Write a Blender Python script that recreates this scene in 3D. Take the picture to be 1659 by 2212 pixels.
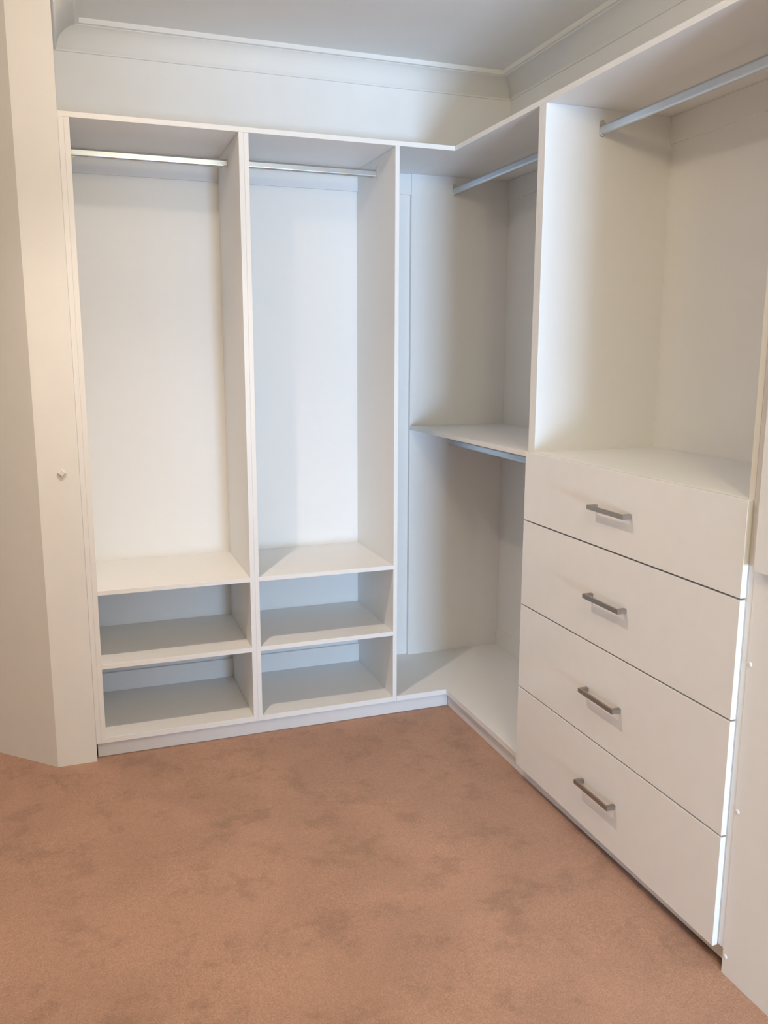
import bpy, bmesh, math
from mathutils import Vector, Matrix

for o in list(bpy.data.objects): bpy.data.objects.remove(o, do_unlink=True)
S = bpy.context.scene
C = S.collection
R = math.radians

# ------------------------------------------------------------------ camera
cam_d = bpy.data.cameras.new('camera'); cam = bpy.data.objects.new('camera', cam_d); C.objects.link(cam)
S.camera = cam
YAW, PITCH, ROLL = R(-19.475), R(-10.259), R(0.059)
fw = Vector((-math.sin(YAW)*math.cos(PITCH), math.cos(YAW)*math.cos(PITCH), math.sin(PITCH)))
r0 = Vector((math.cos(YAW), math.sin(YAW), 0)); u0 = r0.cross(fw)
rr = r0*math.cos(ROLL)+u0*math.sin(ROLL); uu = -r0*math.sin(ROLL)+u0*math.cos(ROLL)
M = Matrix((rr, uu, -fw)).transposed().to_4x4(); M.translation = Vector((-1.3671, -2.9848, 1.4491))
cam.matrix_world = M
cam_d.sensor_fit = 'HORIZONTAL'; cam_d.sensor_width = 36.0
cam_d.lens = 1809.71/1659*36
cam_d.shift_x = (829.5-810.36)/1659; cam_d.shift_y = -(1106-1090.46)/1659
cam_d.clip_start = 0.02

# ------------------------------------------------------------------ light and exposure
S.view_settings.view_transform = 'Standard'; S.view_settings.look = 'None'
S.view_settings.gamma = 1; S.view_settings.exposure = 0.05
S.view_settings.use_curve_mapping = False
W = bpy.data.worlds.new('world'); S.world = W; W.use_nodes = True
W.node_tree.nodes['Background'].inputs[0].default_value = (0.62, 0.78, 1.0, 1)
W.node_tree.nodes['Background'].inputs[1].default_value = 1.0
# daylight: a low, unseen window in a bedroom added beyond the doorway behind the camera
RX0, RY0 = -2.9, -3.35                                # left and rear limits of the dressing room
DX0, DX1, DZ1 = -0.72, -0.05, 2.05                    # unseen doorway added in the rear wall to shape the daylight
BX0, BX1, BY0 = -2.9, 1.2, -6.4                       # unseen bedroom added beyond it
WX0, WX1, WZ0, WZ1 = -1.20, -0.05, 0.05, 1.05         # window in the bedroom's far wall
wl = bpy.data.lights.new('window_daylight', 'AREA'); wl.shape = 'RECTANGLE'
wl.size = WX1-WX0; wl.size_y = WZ1-WZ0; wl.energy = 365; wl.color = (0.50, 0.71, 1.0)
wo = bpy.data.objects.new('window_daylight', wl); C.objects.link(wo)
wo.location = ((WX0+WX1)/2, BY0-0.16, (WZ0+WZ1)/2); wo.rotation_euler = (R(90+50), 0, 0)   # towards +y and upwards: tilt chosen to brighten the ceiling
LAMP = Vector((-1.225, -0.775, 2.585))
LAMP_W, GLOW_W, LAMP_COL = 62, 6.5, (1.0, 0.82, 0.68)
FILL_LAMP, FILL_W, FILL_GLOW, FILL_COL = (-0.80, -2.95), 16, 22, (1.0, 0.86, 0.52)  # second lamp, unseen, added above the camera as fill light

# ------------------------------------------------------------------ materials
def mat(name, col, rough=.5, spec=.5, metal=0.0, noise=0.0, nscale=40, bump=0.0, bscale=300):
    m = bpy.data.materials.new(name); m.use_nodes = True; nt = m.node_tree; b = nt.nodes['Principled BSDF']
    b.inputs['Base Color'].default_value = (*col, 1); b.inputs['Roughness'].default_value = rough
    b.inputs['Metallic'].default_value = metal; b.inputs['Specular IOR Level'].default_value = spec
    tc = nt.nodes.new('ShaderNodeTexCoord')
    if noise:
        n = nt.nodes.new('ShaderNodeTexNoise'); n.inputs['Scale'].default_value = nscale; n.inputs['Detail'].default_value = 4
        nt.links.new(tc.outputs['Object'], n.inputs['Vector'])
        r = nt.nodes.new('ShaderNodeValToRGB')
        r.color_ramp.elements[0].position = .3; r.color_ramp.elements[1].position = .7
        r.color_ramp.elements[0].color = (*[c*(1-noise) for c in col], 1); r.color_ramp.elements[1].color = (*[min(1, c*(1+noise)) for c in col], 1)
        nt.links.new(n.outputs['Fac'], r.inputs['Fac']); nt.links.new(r.outputs['Color'], b.inputs['Base Color'])
    if bump:
        n2 = nt.nodes.new('ShaderNodeTexNoise'); n2.inputs['Scale'].default_value = bscale; n2.inputs['Detail'].default_value = 3
        nt.links.new(tc.outputs['Object'], n2.inputs['Vector'])
        bp = nt.nodes.new('ShaderNodeBump'); bp.inputs['Strength'].default_value = bump; bp.inputs['Distance'].default_value = .001
        nt.links.new(n2.outputs['Fac'], bp.inputs['Height']); nt.links.new(bp.outputs['Normal'], b.inputs['Normal'])
    return m

m_mel = mat('white_melamine', (.905, .90, .885), rough=.42, spec=.4, noise=.004, nscale=25, bump=.03, bscale=500)
m_front = mat('white_drawer_board', (.905, .90, .885), rough=.20, spec=.45, noise=.01, nscale=20)
m_wall = mat('white_wall_paint', (.89, .88, .86), rough=.75, spec=.25, noise=.012, nscale=8, bump=.08, bscale=220)
m_ceil = mat('white_ceiling_paint', (.90, .89, .87), rough=.85, spec=.2, noise=.01, nscale=5)
m_corn = mat('white_cornice_paint', (.88, .87, .845), rough=.7, spec=.25, noise=.008, nscale=8)
m_kick = mat('white_kickboard', (.85, .84, .83), rough=.45, spec=.4, noise=.012, nscale=25)
m_alu = mat('satin_aluminium', (.58, .63, .68), rough=.30, metal=1.0, noise=.02, nscale=60)
m_chrome = mat('polished_chrome', (.80, .79, .77), rough=.10, metal=1.0, noise=.01, nscale=50)
m_nickel = mat('brushed_nickel', (.40, .37, .34), rough=.34, metal=1.0, noise=.04, nscale=180)
m_cap = mat('white_plastic', (.86, .84, .80), rough=.35, noise=.01, nscale=60)
m_frame = mat('white_window_frame', (.80, .80, .79), rough=.4, noise=.01, nscale=30)

def carpet_mat():
    m = bpy.data.materials.new('pink_brown_carpet'); m.use_nodes = True; nt = m.node_tree; N = nt.nodes; L = nt.links
    b = N['Principled BSDF']; b.inputs['Roughness'].default_value = 1; b.inputs['Specular IOR Level'].default_value = .05
    b.inputs['Sheen Weight'].default_value = .15; b.inputs['Sheen Roughness'].default_value = .6
    tc = N.new('ShaderNodeTexCoord')
    def noise(scale, detail, rough=.5, dist=0.0):
        n = N.new('ShaderNodeTexNoise'); n.inputs['Scale'].default_value = scale; n.inputs['Detail'].default_value = detail
        n.inputs['Roughness'].default_value = rough; n.inputs['Distortion'].default_value = dist
        L.new(tc.outputs['Object'], n.inputs['Vector']); return n
    def ramp(src, p0, p1, v0, v1):
        r = N.new('ShaderNodeMapRange'); r.interpolation_type = 'SMOOTHSTEP'
        for i, v in zip((1, 2, 3, 4), (p0, p1, v0, v1)): r.inputs[i].default_value = v
        L.new(src, r.inputs[0]); return r.outputs[0]
    def mul(a, c):
        x = N.new('ShaderNodeMath'); x.operation = 'MULTIPLY'; L.new(a, x.inputs[0]); L.new(c, x.inputs[1]); return x.outputs[0]
    big = ramp(noise(2.6, 3, .55, .4).outputs['Fac'], .32, .68, .90, 1.06)     # brushed pile areas
    patch = ramp(noise(6.5, 8, .70, .15).outputs['Fac'], .37, .50, .84, 1.0)   # footmark patches
    tuft = ramp(noise(260, 2, .7).outputs['Fac'], .25, .75, .80, 1.18)         # single tufts
    speck = ramp(noise(70, 3, .7).outputs['Fac'], .3, .7, .95, 1.05)
    f = mul(mul(big, patch), mul(tuft, speck))
    v = N.new('ShaderNodeVectorMath'); v.operation = 'SCALE'; v.inputs[0].default_value = (.515, .303, .213)
    L.new(f, v.inputs['Scale']); L.new(v.outputs[0], b.inputs['Base Color'])
    bp = N.new('ShaderNodeBump'); bp.inputs['Strength'].default_value = .7; bp.inputs['Distance'].default_value = .004
    L.new(noise(300, 3, .6).outputs['Fac'], bp.inputs['Height']); L.new(bp.outputs['Normal'], b.inputs['Normal'])
    return m
m_carpet = carpet_mat()
def glass_mat():
    m = bpy.data.materials.new('window_glass'); m.use_nodes = True; nt = m.node_tree; N = nt.nodes
    for n in list(N):
        if n.type == 'BSDF_PRINCIPLED': N.remove(n)
    t = N.new('ShaderNodeBsdfTransparent'); t.inputs[0].default_value = (.96, .98, .98, 1)
    nt.links.new(t.outputs[0], N['Material Output'].inputs[0]); return m
m_glass = glass_mat()
def emit_mat():
    m = bpy.data.materials.new('lit_lamp_lens'); m.use_nodes = True; b = m.node_tree.nodes['Principled BSDF']
    b.inputs['Emission Color'].default_value = (*LAMP_COL, 1); b.inputs['Emission Strength'].default_value = 12; return m
m_lens = emit_mat()

# ------------------------------------------------------------------ helpers
def link(name, me, material, parent=None, smooth=False):
    o = bpy.data.objects.new(name, me); C.objects.link(o)
    if material: me.materials.append(material)
    if smooth:
        for p in me.polygons: p.use_smooth = True
    if parent:
        o.parent = parent; o.matrix_parent_inverse = Matrix.Translation(parent.location).inverted()
    return o
def bm_obj(name, bm, material, parent=None, smooth=False):
    bmesh.ops.recalc_face_normals(bm, faces=bm.faces)
    me = bpy.data.meshes.new(name); bm.to_mesh(me); bm.free()
    return link(name, me, material, parent, smooth)
def add_box(bm, x, y, z, bev=0.0):
    x0, x1 = sorted(x); y0, y1 = sorted(y); z0, z1 = sorted(z)
    r = bmesh.ops.create_cube(bm, size=1)
    for v in r['verts']:
        v.co = Vector(((x0+x1)/2+v.co.x*(x1-x0), (y0+y1)/2+v.co.y*(y1-y0), (z0+z1)/2+v.co.z*(z1-z0)))
    if bev:
        es = list({e for v in r['verts'] for e in v.link_edges})
        bmesh.ops.bevel(bm, geom=es, offset=bev, segments=1, affect='EDGES')
def box(name, x, y, z, material, parent=None, bev=.0006):
    bm = bmesh.new(); add_box(bm, x, y, z, bev); return bm_obj(name, bm, material, parent)
def add_prism(bm, pts, z0, z1):
    a = [bm.verts.new((p[0], p[1], z0)) for p in pts]; b = [bm.verts.new((p[0], p[1], z1)) for p in pts]
    n = len(pts); bm.faces.new(a); bm.faces.new(b)
    for i in range(n): bm.faces.new((a[i], a[(i+1) % n], b[(i+1) % n], b[i]))
def thing(name, label, cat, loc, group=None):
    o = bpy.data.objects.new(name, None); C.objects.link(o); o.location = loc; o.empty_display_size = .05
    return tag(o, label, cat, group)
def tag(o, label, cat, group=None):
    o['label'] = label; o['category'] = cat
    if group: o['group'] = group
    return o
def struct(o, label=None):
    o['kind'] = 'structure'
    if label: o['label'] = label
    return o

# ------------------------------------------------------------------ dimensions (metres, fitted to the photograph)
ZK, ZB, ZT, ZTOP = .0629, .0832, 2.183, 2.200       # carcass bottom, base top, underside and top of the top boards
YB, YN, YW = .447, .434, .457                        # face of back panels, nailing rails, wall
XB, XN, XW = .456, .450, .466
XL, XP = -1.374, -1.5064                             # edges of the wall pier
ZCOR, ZCEIL = 2.5155, 2.605
D1, D2 = -.802, -.235
D3, D4 = -.604, -1.560

# ------------------------------------------------------------------ room shell
def floor():
    bm = bmesh.new(); nx, ny = 100, 170
    x0, x1, y0, y1 = BX0-.1, BX1+.1, BY0-.1, 1.4
    g = []
    for j in range(ny+1):
        row = []
        for i in range(nx+1):
            x = x0+(x1-x0)*i/nx; y = y0+(y1-y0)*j/ny
            z = .0012*math.sin(x*7+math.sin(y*5))*math.cos(y*6+1.3*math.sin(x*4))
            row.append(bm.verts.new((x, y, z)))
        g.append(row)
    for j in range(ny):
        for i in range(nx): bm.faces.new((g[j][i], g[j][i+1], g[j+1][i+1], g[j+1][i]))
    return bm_obj('floor', bm, m_carpet, smooth=True)
struct(floor(), 'pinkish brown cut pile carpet with darker footmarks')
struct(box('ceiling', (BX0-.1, BX1+.1), (BY0-.1, 1.4), (ZCEIL, ZCEIL+.1), m_ceil, bev=0), 'flat white ceiling')
struct(box('wall_back', (XL, XW+.1), (YW, YW+.1), (-.02, ZCEIL), m_wall, bev=0), 'white wall above the left wardrobe bays')
struct(box('wall_right', (XW, XW+.1), (RY0, YW), (-.02, ZCEIL), m_wall, bev=0), 'white wall above the drawer side')
K = (RX0-XP)/-.73
bm = bmesh.new()
add_prism(bm, [(XL, -.006), (XL, 1.4), (RX0, 1.4), (RX0, -.006+.68*K), (XP, -.006)], -.02, ZCEIL)
struct(bm_obj('wall_left', bm, m_wall), 'white wall pier with an angled side at the left')
struct(box('wall_side', (RX0-.1, RX0), (RY0, 1.4), (-.02, ZCEIL), m_wall, bev=0))
bm = bmesh.new()
add_box(bm, (RX0-.1, DX0), (RY0-.1, RY0), (-.02, ZCEIL)); add_box(bm, (DX1, XW+.1), (RY0-.1, RY0), (-.02, ZCEIL))
add_box(bm, (DX0, DX1), (RY0-.1, RY0), (DZ1, ZCEIL))
struct(bm_obj('wall_front', bm, m_wall))
# added bedroom beyond the doorway, out of view
struct(box('wall_bedroom_left', (BX0-.1, BX0), (BY0, RY0-.1), (-.02, ZCEIL), m_wall, bev=0))
struct(box('wall_bedroom_right', (BX1, BX1+.1), (BY0, RY0-.1), (-.02, ZCEIL), m_wall, bev=0))
struct(box('wall_bedroom_near', (XW+.1, BX1+.1), (RY0-.1, RY0), (-.02, ZCEIL), m_wall, bev=0))
bm = bmesh.new()
add_box(bm, (BX0-.1, WX0), (BY0-.1, BY0), (-.02, ZCEIL)); add_box(bm, (WX1, BX1+.1), (BY0-.1, BY0), (-.02, ZCEIL))
add_box(bm, (WX0, WX1), (BY0-.1, BY0), (-.02, WZ0)); add_box(bm, (WX0, WX1), (BY0-.1, BY0), (WZ1, ZCEIL))
struct(bm_obj('wall_bedroom_back', bm, m_wall))
wn = bpy.data.objects.new('window_1', None); C.objects.link(wn); wn.location = ((WX0+WX1)/2, BY0-.05, WZ0); struct(wn)
bm = bmesh.new(); f = .035
add_box(bm, (WX0, WX0+f), (BY0-.07, BY0-.03), (WZ0, WZ1)); add_box(bm, (WX1-f, WX1), (BY0-.07, BY0-.03), (WZ0, WZ1))
add_box(bm, (WX0+f, WX1-f), (BY0-.07, BY0-.03), (WZ0, WZ0+f)); add_box(bm, (WX0+f, WX1-f), (BY0-.07, BY0-.03), (WZ1-f, WZ1))
bm_obj('window_frame', bm, m_frame, wn)
box('window_pane', (WX0+f, WX1-f), (BY0-.053, BY0-.049), (WZ0+f, WZ1-f), m_glass, wn, bev=0)

# cornice: cove profile (distance from wall, height), swept along the walls with mitred ends
prof = [(0, ZCOR), (.006, ZCOR+.001), (.008, ZCOR+.006)]
for i in range(11):
    a = R(90)*i/10
    prof.append((.010+.066*(1-math.cos(a)), ZCOR+.008+.062*math.sin(a)))
prof += [(.0775, ZCOR+.0718), (.0890, ZCOR+.0725), (.0900, ZCOR+.0735), (.0900, ZCEIL), (0, ZCEIL)]
path = [(XW, RY0), (XW, YW), (XL, YW), (XL, -.006), (XP, -.006), (RX0, -.006+.68*K), (RX0, RY0)]
def offset_pts(path, d):
    out = []
    P = [Vector(p) for p in path]
    def nrm(a, b):
        t = (b-a).normalized(); return Vector((-t.y, t.x))      # room interior lies to the left
    for i, p in enumerate(P):
        if i == 0: n = nrm(P[0], P[1]); out.append(p+n*d)
        elif i == len(P)-1: n = nrm(P[-2], P[-1]); out.append(p+n*d)
        else:
            n1, n2 = nrm(P[i-1], p), nrm(p, P[i+1]); m = (n1+n2); m = m/m.length
            out.append(p+m*(d/max(.2, m.dot(n1))))
    return out
rings = [[(q.x, q.y, z) for q in offset_pts(path, d)] for d, z in prof]
labels = ['cove cornice along the right wall', 'cove cornice along the back wall', 'cove cornice in the alcove beside the pier',
          'cove cornice over the pier', 'cove cornice over the angled wall', 'cove cornice along the side wall']
for s in range(len(path)-1):
    bm = bmesh.new(); a = [bm.verts.new(r[s]) for r in rings]; b = [bm.verts.new(r[s+1]) for r in rings]
    n = len(prof)
    for i in range(n):
        f_ = bm.faces.new((a[i], a[(i+1) % n], b[(i+1) % n], b[i]))
        f_.smooth = 2 <= i <= 12
    bm.faces.new(a); bm.faces.new(b)
    struct(bm_obj('trim_%d' % (s+1), bm, m_corn), 'white plaster '+labels[s])

# ------------------------------------------------------------------ boards shared by the two wardrobe runs
tag(box('top_board', (XL+.0005, -.0006), (0, YW-.001), (ZT+.0002, ZTOP), m_mel), 'long white top board over the wardrobe bays facing the camera', 'board')
tag(box('top_board', (0, XW-.001), (-2.15, YW-.001), (ZT+.0002, ZTOP), m_mel), 'white top board running over the drawer side on the right', 'board')
tag(box('kickboard', (XL+.004, .0205), (.029, .045), (.0, ZK-.0004), m_kick), 'low white kickboard under the two tall bays at the back', 'kickboard')
# the right kickboard stands off the carpet towards the camera
bm = bmesh.new()
prz = [(.0290, 0), (-.70, .000), (-1.05, .006), (-1.594, .013), (-1.594, ZK-.0004), (.0290, ZK-.0004)]
a = [bm.verts.new((.0212, y, z)) for y, z in prz]; b = [bm.verts.new((.0372, y, z)) for y, z in prz]
bm.faces.new(a); bm.faces.new(b)
for i in range(6): bm.faces.new((a[i], a[(i+1) % 6], b[(i+1) % 6], b[i]))
tag(bm_obj('kickboard', bm, m_kick), 'recessed white kickboard under the drawers with a shadow gap', 'kickboard')
tag(box('filler_strip', (XL+.0004, -1.3570), (0, .06), (ZK, ZT), m_mel), 'narrow white filler strip between pier and leftmost bay', 'filler strip')

# ------------------------------------------------------------------ two tall bays with shelves
def bay(x0, x1, label, t=.0165):
    o = thing('wardrobe_bay', label, 'wardrobe', ((x0+x1)/2, .2, ZK), 'tall open wardrobe bays')
    box('side_panel', (x0-t, x0), (0, YW-.002), (ZK, ZT), m_mel, o)
    box('side_panel', (x1, x1+t), (0, YW-.002), (ZK, ZT), m_mel, o)
    box('base_panel', (x0, x1), (0, YB), (ZK, ZB), m_mel, o)
    box('shelf', (x0, x1), (0, YB), (.6134, .6297), m_mel, o)
    box('shelf', (x0, x1), (0, YB), (.3415, .3591), m_mel, o)
    box('back_panel', (x0, x1), (YB, YW-.002), (ZK, ZT), m_mel, o, bev=0)
    box('nailing_rail', (x0, x1), (YN, YB), (2.1003, ZT), m_mel, o)
    box('nailing_rail', (x0, x1), (YN, YB), (ZB, .163), m_mel, o)
    return o
bay(-1.3396, D1, 'leftmost tall white open bay with two low shelves, beside the pier', .0172)
bay(-.768, D2, 'second tall white open bay with two low shelves, next to the corner')

# ------------------------------------------------------------------ corner unit
o = thing('corner_unit', 'white open corner unit with a middle shelf, left of the drawers', 'wardrobe', (.2, 0, ZK))
bm = bmesh.new()
add_prism(bm, [(D2+.0170, 0), (0, 0), (0, D3), (XB, D3), (XB, YB), (D2+.0170, YB)], ZK, ZB)
bm_obj('base_panel', bm, m_mel, o)
box('back_panel', (D2+.0170, XB), (YB, YW-.002), (ZK, ZT), m_mel, o, bev=0)
box('nailing_rail', (D2+.0170, -.0003), (YN, YB), (2.1003, ZT), m_mel, o)
box('end_panel', (0, XB), (.4268, .4468), (ZB, ZT), m_mel, o)
box('back_panel', (XB, XW-.001), (D3, YB), (ZK, ZT), m_mel, o, bev=0)
box('nailing_rail', (XN, XB), (D3, .4268), (2.1003, ZT), m_mel, o)
box('nailing_rail', (XN, XB), (D3, .4268), (ZB, .160), m_mel, o)
box('shelf', (0, XB), (D3, .4268), (1.1184, 1.1355), m_mel, o)
box('divider_panel', (0, XB), (D3-.0195, D3), (ZK, ZT), m_mel, o, bev=.0003)

# ------------------------------------------------------------------ drawer unit
o = thing('drawer_unit', 'white unit with four handled drawers under an open hanging space', 'drawers', (.2, -1.09, ZK))
XF = -.0157; Y0, Y1 = D3-.0395, D4
box('side_panel', (0, XW-.001), (Y0, D3-.0196), (ZK, ZT), m_mel, o, bev=.0003)
box('side_panel', (0, XW-.001), (Y1-.0170, Y1), (ZK, ZT), m_mel, o)
box('base_panel', (0, XB), (Y1, Y0), (ZK, ZB), m_mel, o)
box('counter_panel', (0, XB), (Y1, Y0), (1.1215, 1.1387), m_mel, o)
box('back_panel', (XB, XW-.001), (Y1, Y0), (ZK, ZT), m_mel, o, bev=0)
box('nailing_rail', (XN, XB), (Y1, Y0), (2.1003, ZT), m_mel, o)
YA, YBB = -.6175, -1.576
gaps = [1.1374, .9151, .6301, .3432, .0587]
hz = [1.0280, .7710, .4875, .2005]
def handle_bm(y0, y1, z, xf, proj=.0295, h=.0128, t=.009):
    # square D handle with mitred corners, swept along a U path
    bm = bmesh.new(); xo = xf-proj
    outer = [(xf, y0), (xo, y0), (xo, y1), (xf, y1)]
    inner = [(xf, y0-t*1.3), (xo+t*.8, y0-t*1.3), (xo+t*.8, y1+t*1.3), (xf, y1+t*1.3)]
    zs = (z-h/2, z+h/2)
    vo = [[bm.verts.new((*p, zz)) for p in outer] for zz in zs]; vi = [[bm.verts.new((*p, zz)) for p in inner] for zz in zs]
    for i in range(3):
        bm.faces.new((vo[0][i], vo[0][i+1], vo[1][i+1], vo[1][i])); bm.faces.new((vi[0][i], vi[0][i+1], vi[1][i+1], vi[1][i]))
        bm.faces.new((vo[0][i], vo[0][i+1], vi[0][i+1], vi[0][i])); bm.faces.new((vo[1][i], vo[1][i+1], vi[1][i+1], vi[1][i]))
    for i in (0, 3): bm.faces.new((vo[0][i], vo[1][i], vi[1][i], vi[0][i]))
    bmesh.ops.recalc_face_normals(bm, faces=bm.faces)
    bmesh.ops.bevel(bm, geom=list(bm.edges), offset=.0007, segments=2, affect='EDGES')
    return bm
for i in range(4):
    z1, z0 = gaps[i]-(.0024 if i else 0), gaps[i+1]+(.0024 if i < 3 else 0)
    bm = bmesh.new(); add_box(bm, (XF, -.0008), (YBB, YA), (z0, z1), .0007)                      # front board
    bx0, bx1, by0, by1, bz0, bz1, t = -.0008, .43, Y1+.013, Y0-.013, max(z0, ZB)+.03, min(z1, 1.12)-.04, .013
    add_box(bm, (bx0, bx1), (by0, by0+t), (bz0, bz1)); add_box(bm, (bx0, bx1), (by1-t, by1), (bz0, bz1))
    add_box(bm, (bx1-t, bx1), (by0+t, by1-t), (bz0, bz1)); add_box(bm, (bx0, bx1-t), (by0+t, by1-t), (bz0, bz0+.010))
    d = bm_obj('drawer', bm, m_front, o)
    h = bm_obj('handle', handle_bm(-1.0130, -1.1800, hz[i], XF), m_nickel)
    h.parent = d; h.matrix_parent_inverse = d.matrix_world.inverted() if False else Matrix.Translation(o.location).inverted() @ Matrix.Translation(o.location)
    h['label'] = 'dark brushed metal bar handle'

# ------------------------------------------------------------------ tall cupboard at the right edge
o = thing('tall_cupboard', 'tall white cupboard at the right edge with a door above a panel', 'cupboard', (.2, -1.85, 0))
YC0, YC1 = -1.5778, -2.15
box('side_panel', (0, XW-.001), (-1.595, YC0), (ZK, ZT), m_mel, o)
box('side_panel', (0.018, XW-.001), (YC1, YC1+.017), (0, ZT), m_mel, o)
box('back_panel', (XB, XW-.001), (YC1+.017, -1.595), (0, ZT), m_mel, o, bev=0)
lp = box('front_panel', (-.0012, .0165), (YC1, -1.5953), (0.0, ZT-.001), m_mel, o)
box('door', (-.0210, -.0030), (YC1, -1.6115), (.990, ZT-.003), m_front, o, bev=.001)
def dome(name, c, r, h, nrm_axis, material, parent):
    bm = bmesh.new(); n = 16; rings = []
    for k in range(5):
        a = R(90)*k/5; rings.append([bm.verts.new((c[0]-h*math.sin(a), c[1]+r*math.cos(a)*math.cos(2*math.pi*j/n), c[2]+r*math.cos(a)*math.sin(2*math.pi*j/n))) for j in range(n)])
    top = bm.verts.new((c[0]-h, c[1], c[2]))
    for k in range(4):
        for j in range(n): bm.faces.new((rings[k][j], rings[k][(j+1) % n], rings[k+1][(j+1) % n], rings[k+1][j]))
    for j in range(n): bm.faces.new((rings[4][j], rings[4][(j+1) % n], top))
    bm.faces.new(rings[0])
    return bm_obj(name, bm, material, parent, smooth=True)
for z in (.774, .420, .048):
    dome('screw_cap', (-.0012, -1.6045, z), .0062, .0030, 'x', m_cap, o)

# ------------------------------------------------------------------ hanging rails
def stadium(w, h, n=8):
    # cross-section of an oval rail, (across, up)
    r = w/2; pts = []
    for k in range(n+1):
        a = math.pi*k/n; pts.append((r*math.cos(a), h/2-r+r*math.sin(a)))
    for k in range(n+1):
        a = math.pi+math.pi*k/n; pts.append((r*math.cos(a), -h/2+r+r*math.sin(a)))
    return pts
def sweep(bm, pts, a, b, axis, cx, cz):
    def P(p, s): return (s, cx+p[0], cz+p[1]) if axis == 'x' else (cx+p[0], s, cz+p[1])
    A = [bm.verts.new(P(p, a)) for p in pts]; B = [bm.verts.new(P(p, b)) for p in pts]; n = len(pts)
    for i in range(n):
        f_ = bm.faces.new((A[i], A[(i+1) % n], B[(i+1) % n], B[i]))
        if i not in (n//2-1, n-1): f_.smooth = True           # the two flat sides stay flat
    for f_ in list(bm.faces)[-n:]:
        if not f_.smooth:
            for e_ in f_.edges: e_.smooth = False
    bm.faces.new(A); bm.faces.new(B)
def rail(a, b, axis, c, z, label):
    mid = (a+b)/2
    o = thing('hanging_rail', label, 'rail', (mid, c, z) if axis == 'x' else (c, mid, z), 'oval metal hanging rails')
    bm = bmesh.new(); sweep(bm, stadium(.0150, .0300), a+.003, b-.003, axis, c, z)
    bm_obj('rod', bm, m_alu, o)
    for e, s in ((a, 1), (b, -1)):
        bm = bmesh.new()
        # flange with a screw tab on top, and a shallow U cup that carries the rod
        fl = [(p[0], p[1]+.006) for p in stadium(.0205, .0500)]
        sweep(bm, fl, e+s*.0003, e+s*.0028, axis, c, z)
        outer = stadium(.0195, .0345); inner = stadium(.0156, .0306); n = len(outer)
        lo = [i for i in range(n) if outer[i][1] < .006]
        def P(p, q): return (q, c+p[0], z+p[1]) if axis == 'x' else (c+p[0], q, z+p[1])
        ring = []
        lo = [i for i in lo]
        for i in lo:
            ring.append([bm.verts.new(P(outer[i], e+s*.0028)), bm.verts.new(P(outer[i], e+s*.014)), bm.verts.new(P(inner[i], e+s*.014)), bm.verts.new(P(inner[i], e+s*.0028))])
        for k in range(len(ring)-1):
            for j in range(4): bm.faces.new((ring[k][j], ring[k+1][j], ring[k+1][(j+1) % 4], ring[k][(j+1) % 4]))
        bm.faces.new(ring[0]); bm.faces.new(ring[-1])
        bm_obj('end_socket', bm, m_chrome, o)['label'] = 'chrome end socket'
    return o
ZR = 2.1270
rail(-1.3396, D1, 'x', .232, ZR, 'silver hanging rail at the top of the leftmost bay')
rail(-.768, D2, 'x', .215, ZR, 'silver hanging rail at the top of the second bay')
rail(D3, .4268, 'y', .197, 2.1255, 'grey metal hanging rail high in the corner unit')
rail(D3, .4268, 'y', .194, 1.0600, 'grey metal hanging rail just below the corner unit shelf')
rail(Y1, Y0, 'y', .196, 2.1200, 'long grey metal hanging rail above the drawers')

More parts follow.
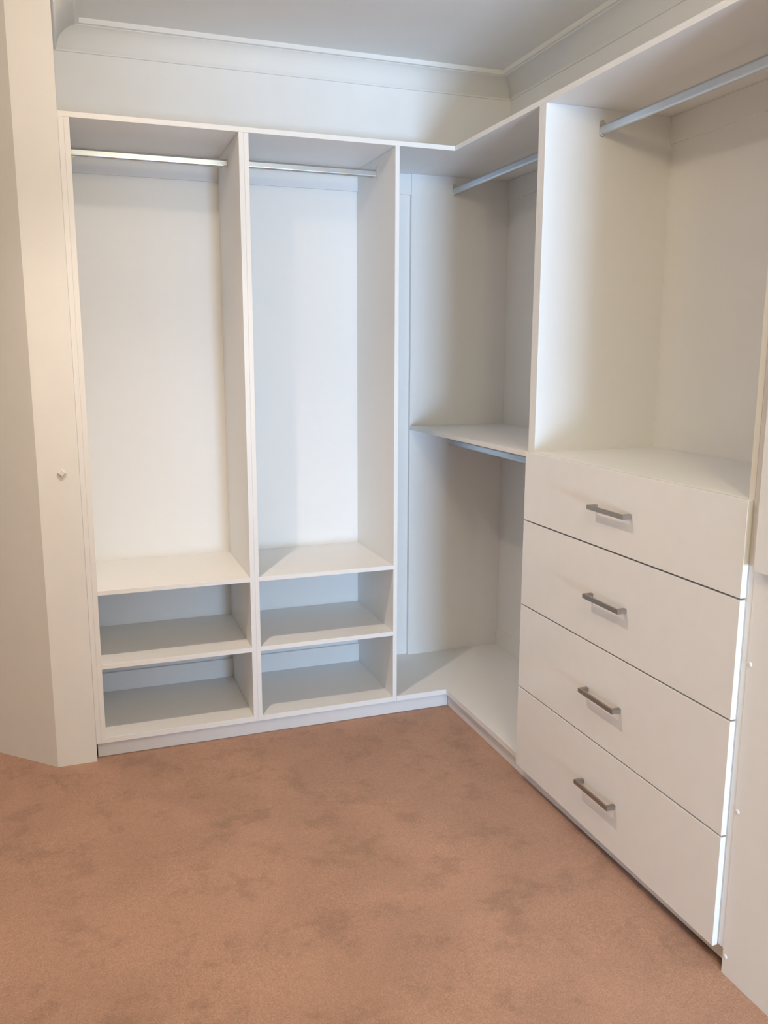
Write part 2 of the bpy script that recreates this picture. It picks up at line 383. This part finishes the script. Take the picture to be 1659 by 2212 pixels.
# ------------------------------------------------------------------ small diamond knob on the pier
bm = bmesh.new(); cx, cy, cz = -1.4300, -.0060, 1.0530
def quad(y, r): return [bm.verts.new((cx+r*dx, y, cz+r*1.0*dz)) for dx, dz in ((1, 0), (0, 1), (-1, 0), (0, -1))]
q = [quad(cy, .0105), quad(cy-.0035, .0105), quad(cy-.0040, .0150), quad(cy-.0078, .0150), quad(cy-.0100, .0105)]
for k in range(4):
    for j in range(4): bm.faces.new((q[k][j], q[k][(j+1) % 4], q[k+1][(j+1) % 4], q[k+1][j]))
bm.faces.new(q[0]); bm.faces.new(q[4])
tag(bm_obj('wall_knob', bm, m_cap), 'small white diamond-shaped knob on the wall pier', 'knob')

# ------------------------------------------------------------------ ceiling downlight (its shadows fall on the shelves), plus an added fill lamp
def ceiling_lamp(x, y, watts, glow, col, label, cone=112, k=1.0):
    # round ceiling lamp: white collar, opal dome, a main downward beam and an all-round glow; also builds the fill lamp
    o = thing('ceiling_lamp', label, 'lamp', (x, y, ZCEIL), 'round ceiling lamps')
    def lathe(pr, n=32):
        bm = bmesh.new()
        rg = [[bm.verts.new((x+k*r*math.cos(2*math.pi*j/n), y+k*r*math.sin(2*math.pi*j/n), ZCEIL+k*z)) for j in range(n)] for r, z in pr]
        for i in range(len(pr)-1):
            for j in range(n): bm.faces.new((rg[i][j], rg[i][(j+1) % n], rg[i+1][(j+1) % n], rg[i+1][j]))
        bm.faces.new(rg[0]); bm.faces.new(rg[-1]); return bm
    bm_obj('collar', lathe([(.060, 0), (.060, -.008), (.056, -.012), (.044, -.012)]), m_cap, o, smooth=True)
    bm_obj('dome', lathe([(.043, -.0125)]+[(.043*math.cos(R(a)), -.013-.030*math.sin(R(a))) for a in (0, 20, 40, 60, 80)]), m_lens, o, smooth=True)
    ld = bpy.data.lights.new('lamp_beam', 'SPOT'); ld.energy = watts; ld.color = col; ld.spot_size = R(cone); ld.spot_blend = 1.0; ld.shadow_soft_size = .018*k
    lo = bpy.data.objects.new('lamp_beam', ld); C.objects.link(lo); lo.location = (x, y, ZCEIL-.075*k)
    if glow:
        gd = bpy.data.lights.new('lamp_glow', 'POINT'); gd.energy = glow; gd.color = col; gd.shadow_soft_size = .022*k
        go = bpy.data.objects.new('lamp_glow', gd); C.objects.link(go); go.location = (x, y, ZCEIL-.078*k)
ceiling_lamp(LAMP.x, LAMP.y, LAMP_W, GLOW_W, LAMP_COL, 'round ceiling lamp just in front of the tall bays')
ceiling_lamp(*FILL_LAMP, FILL_W, FILL_GLOW, FILL_COL, 'large round fill lamp added out of view above the camera', 84, 3.4)
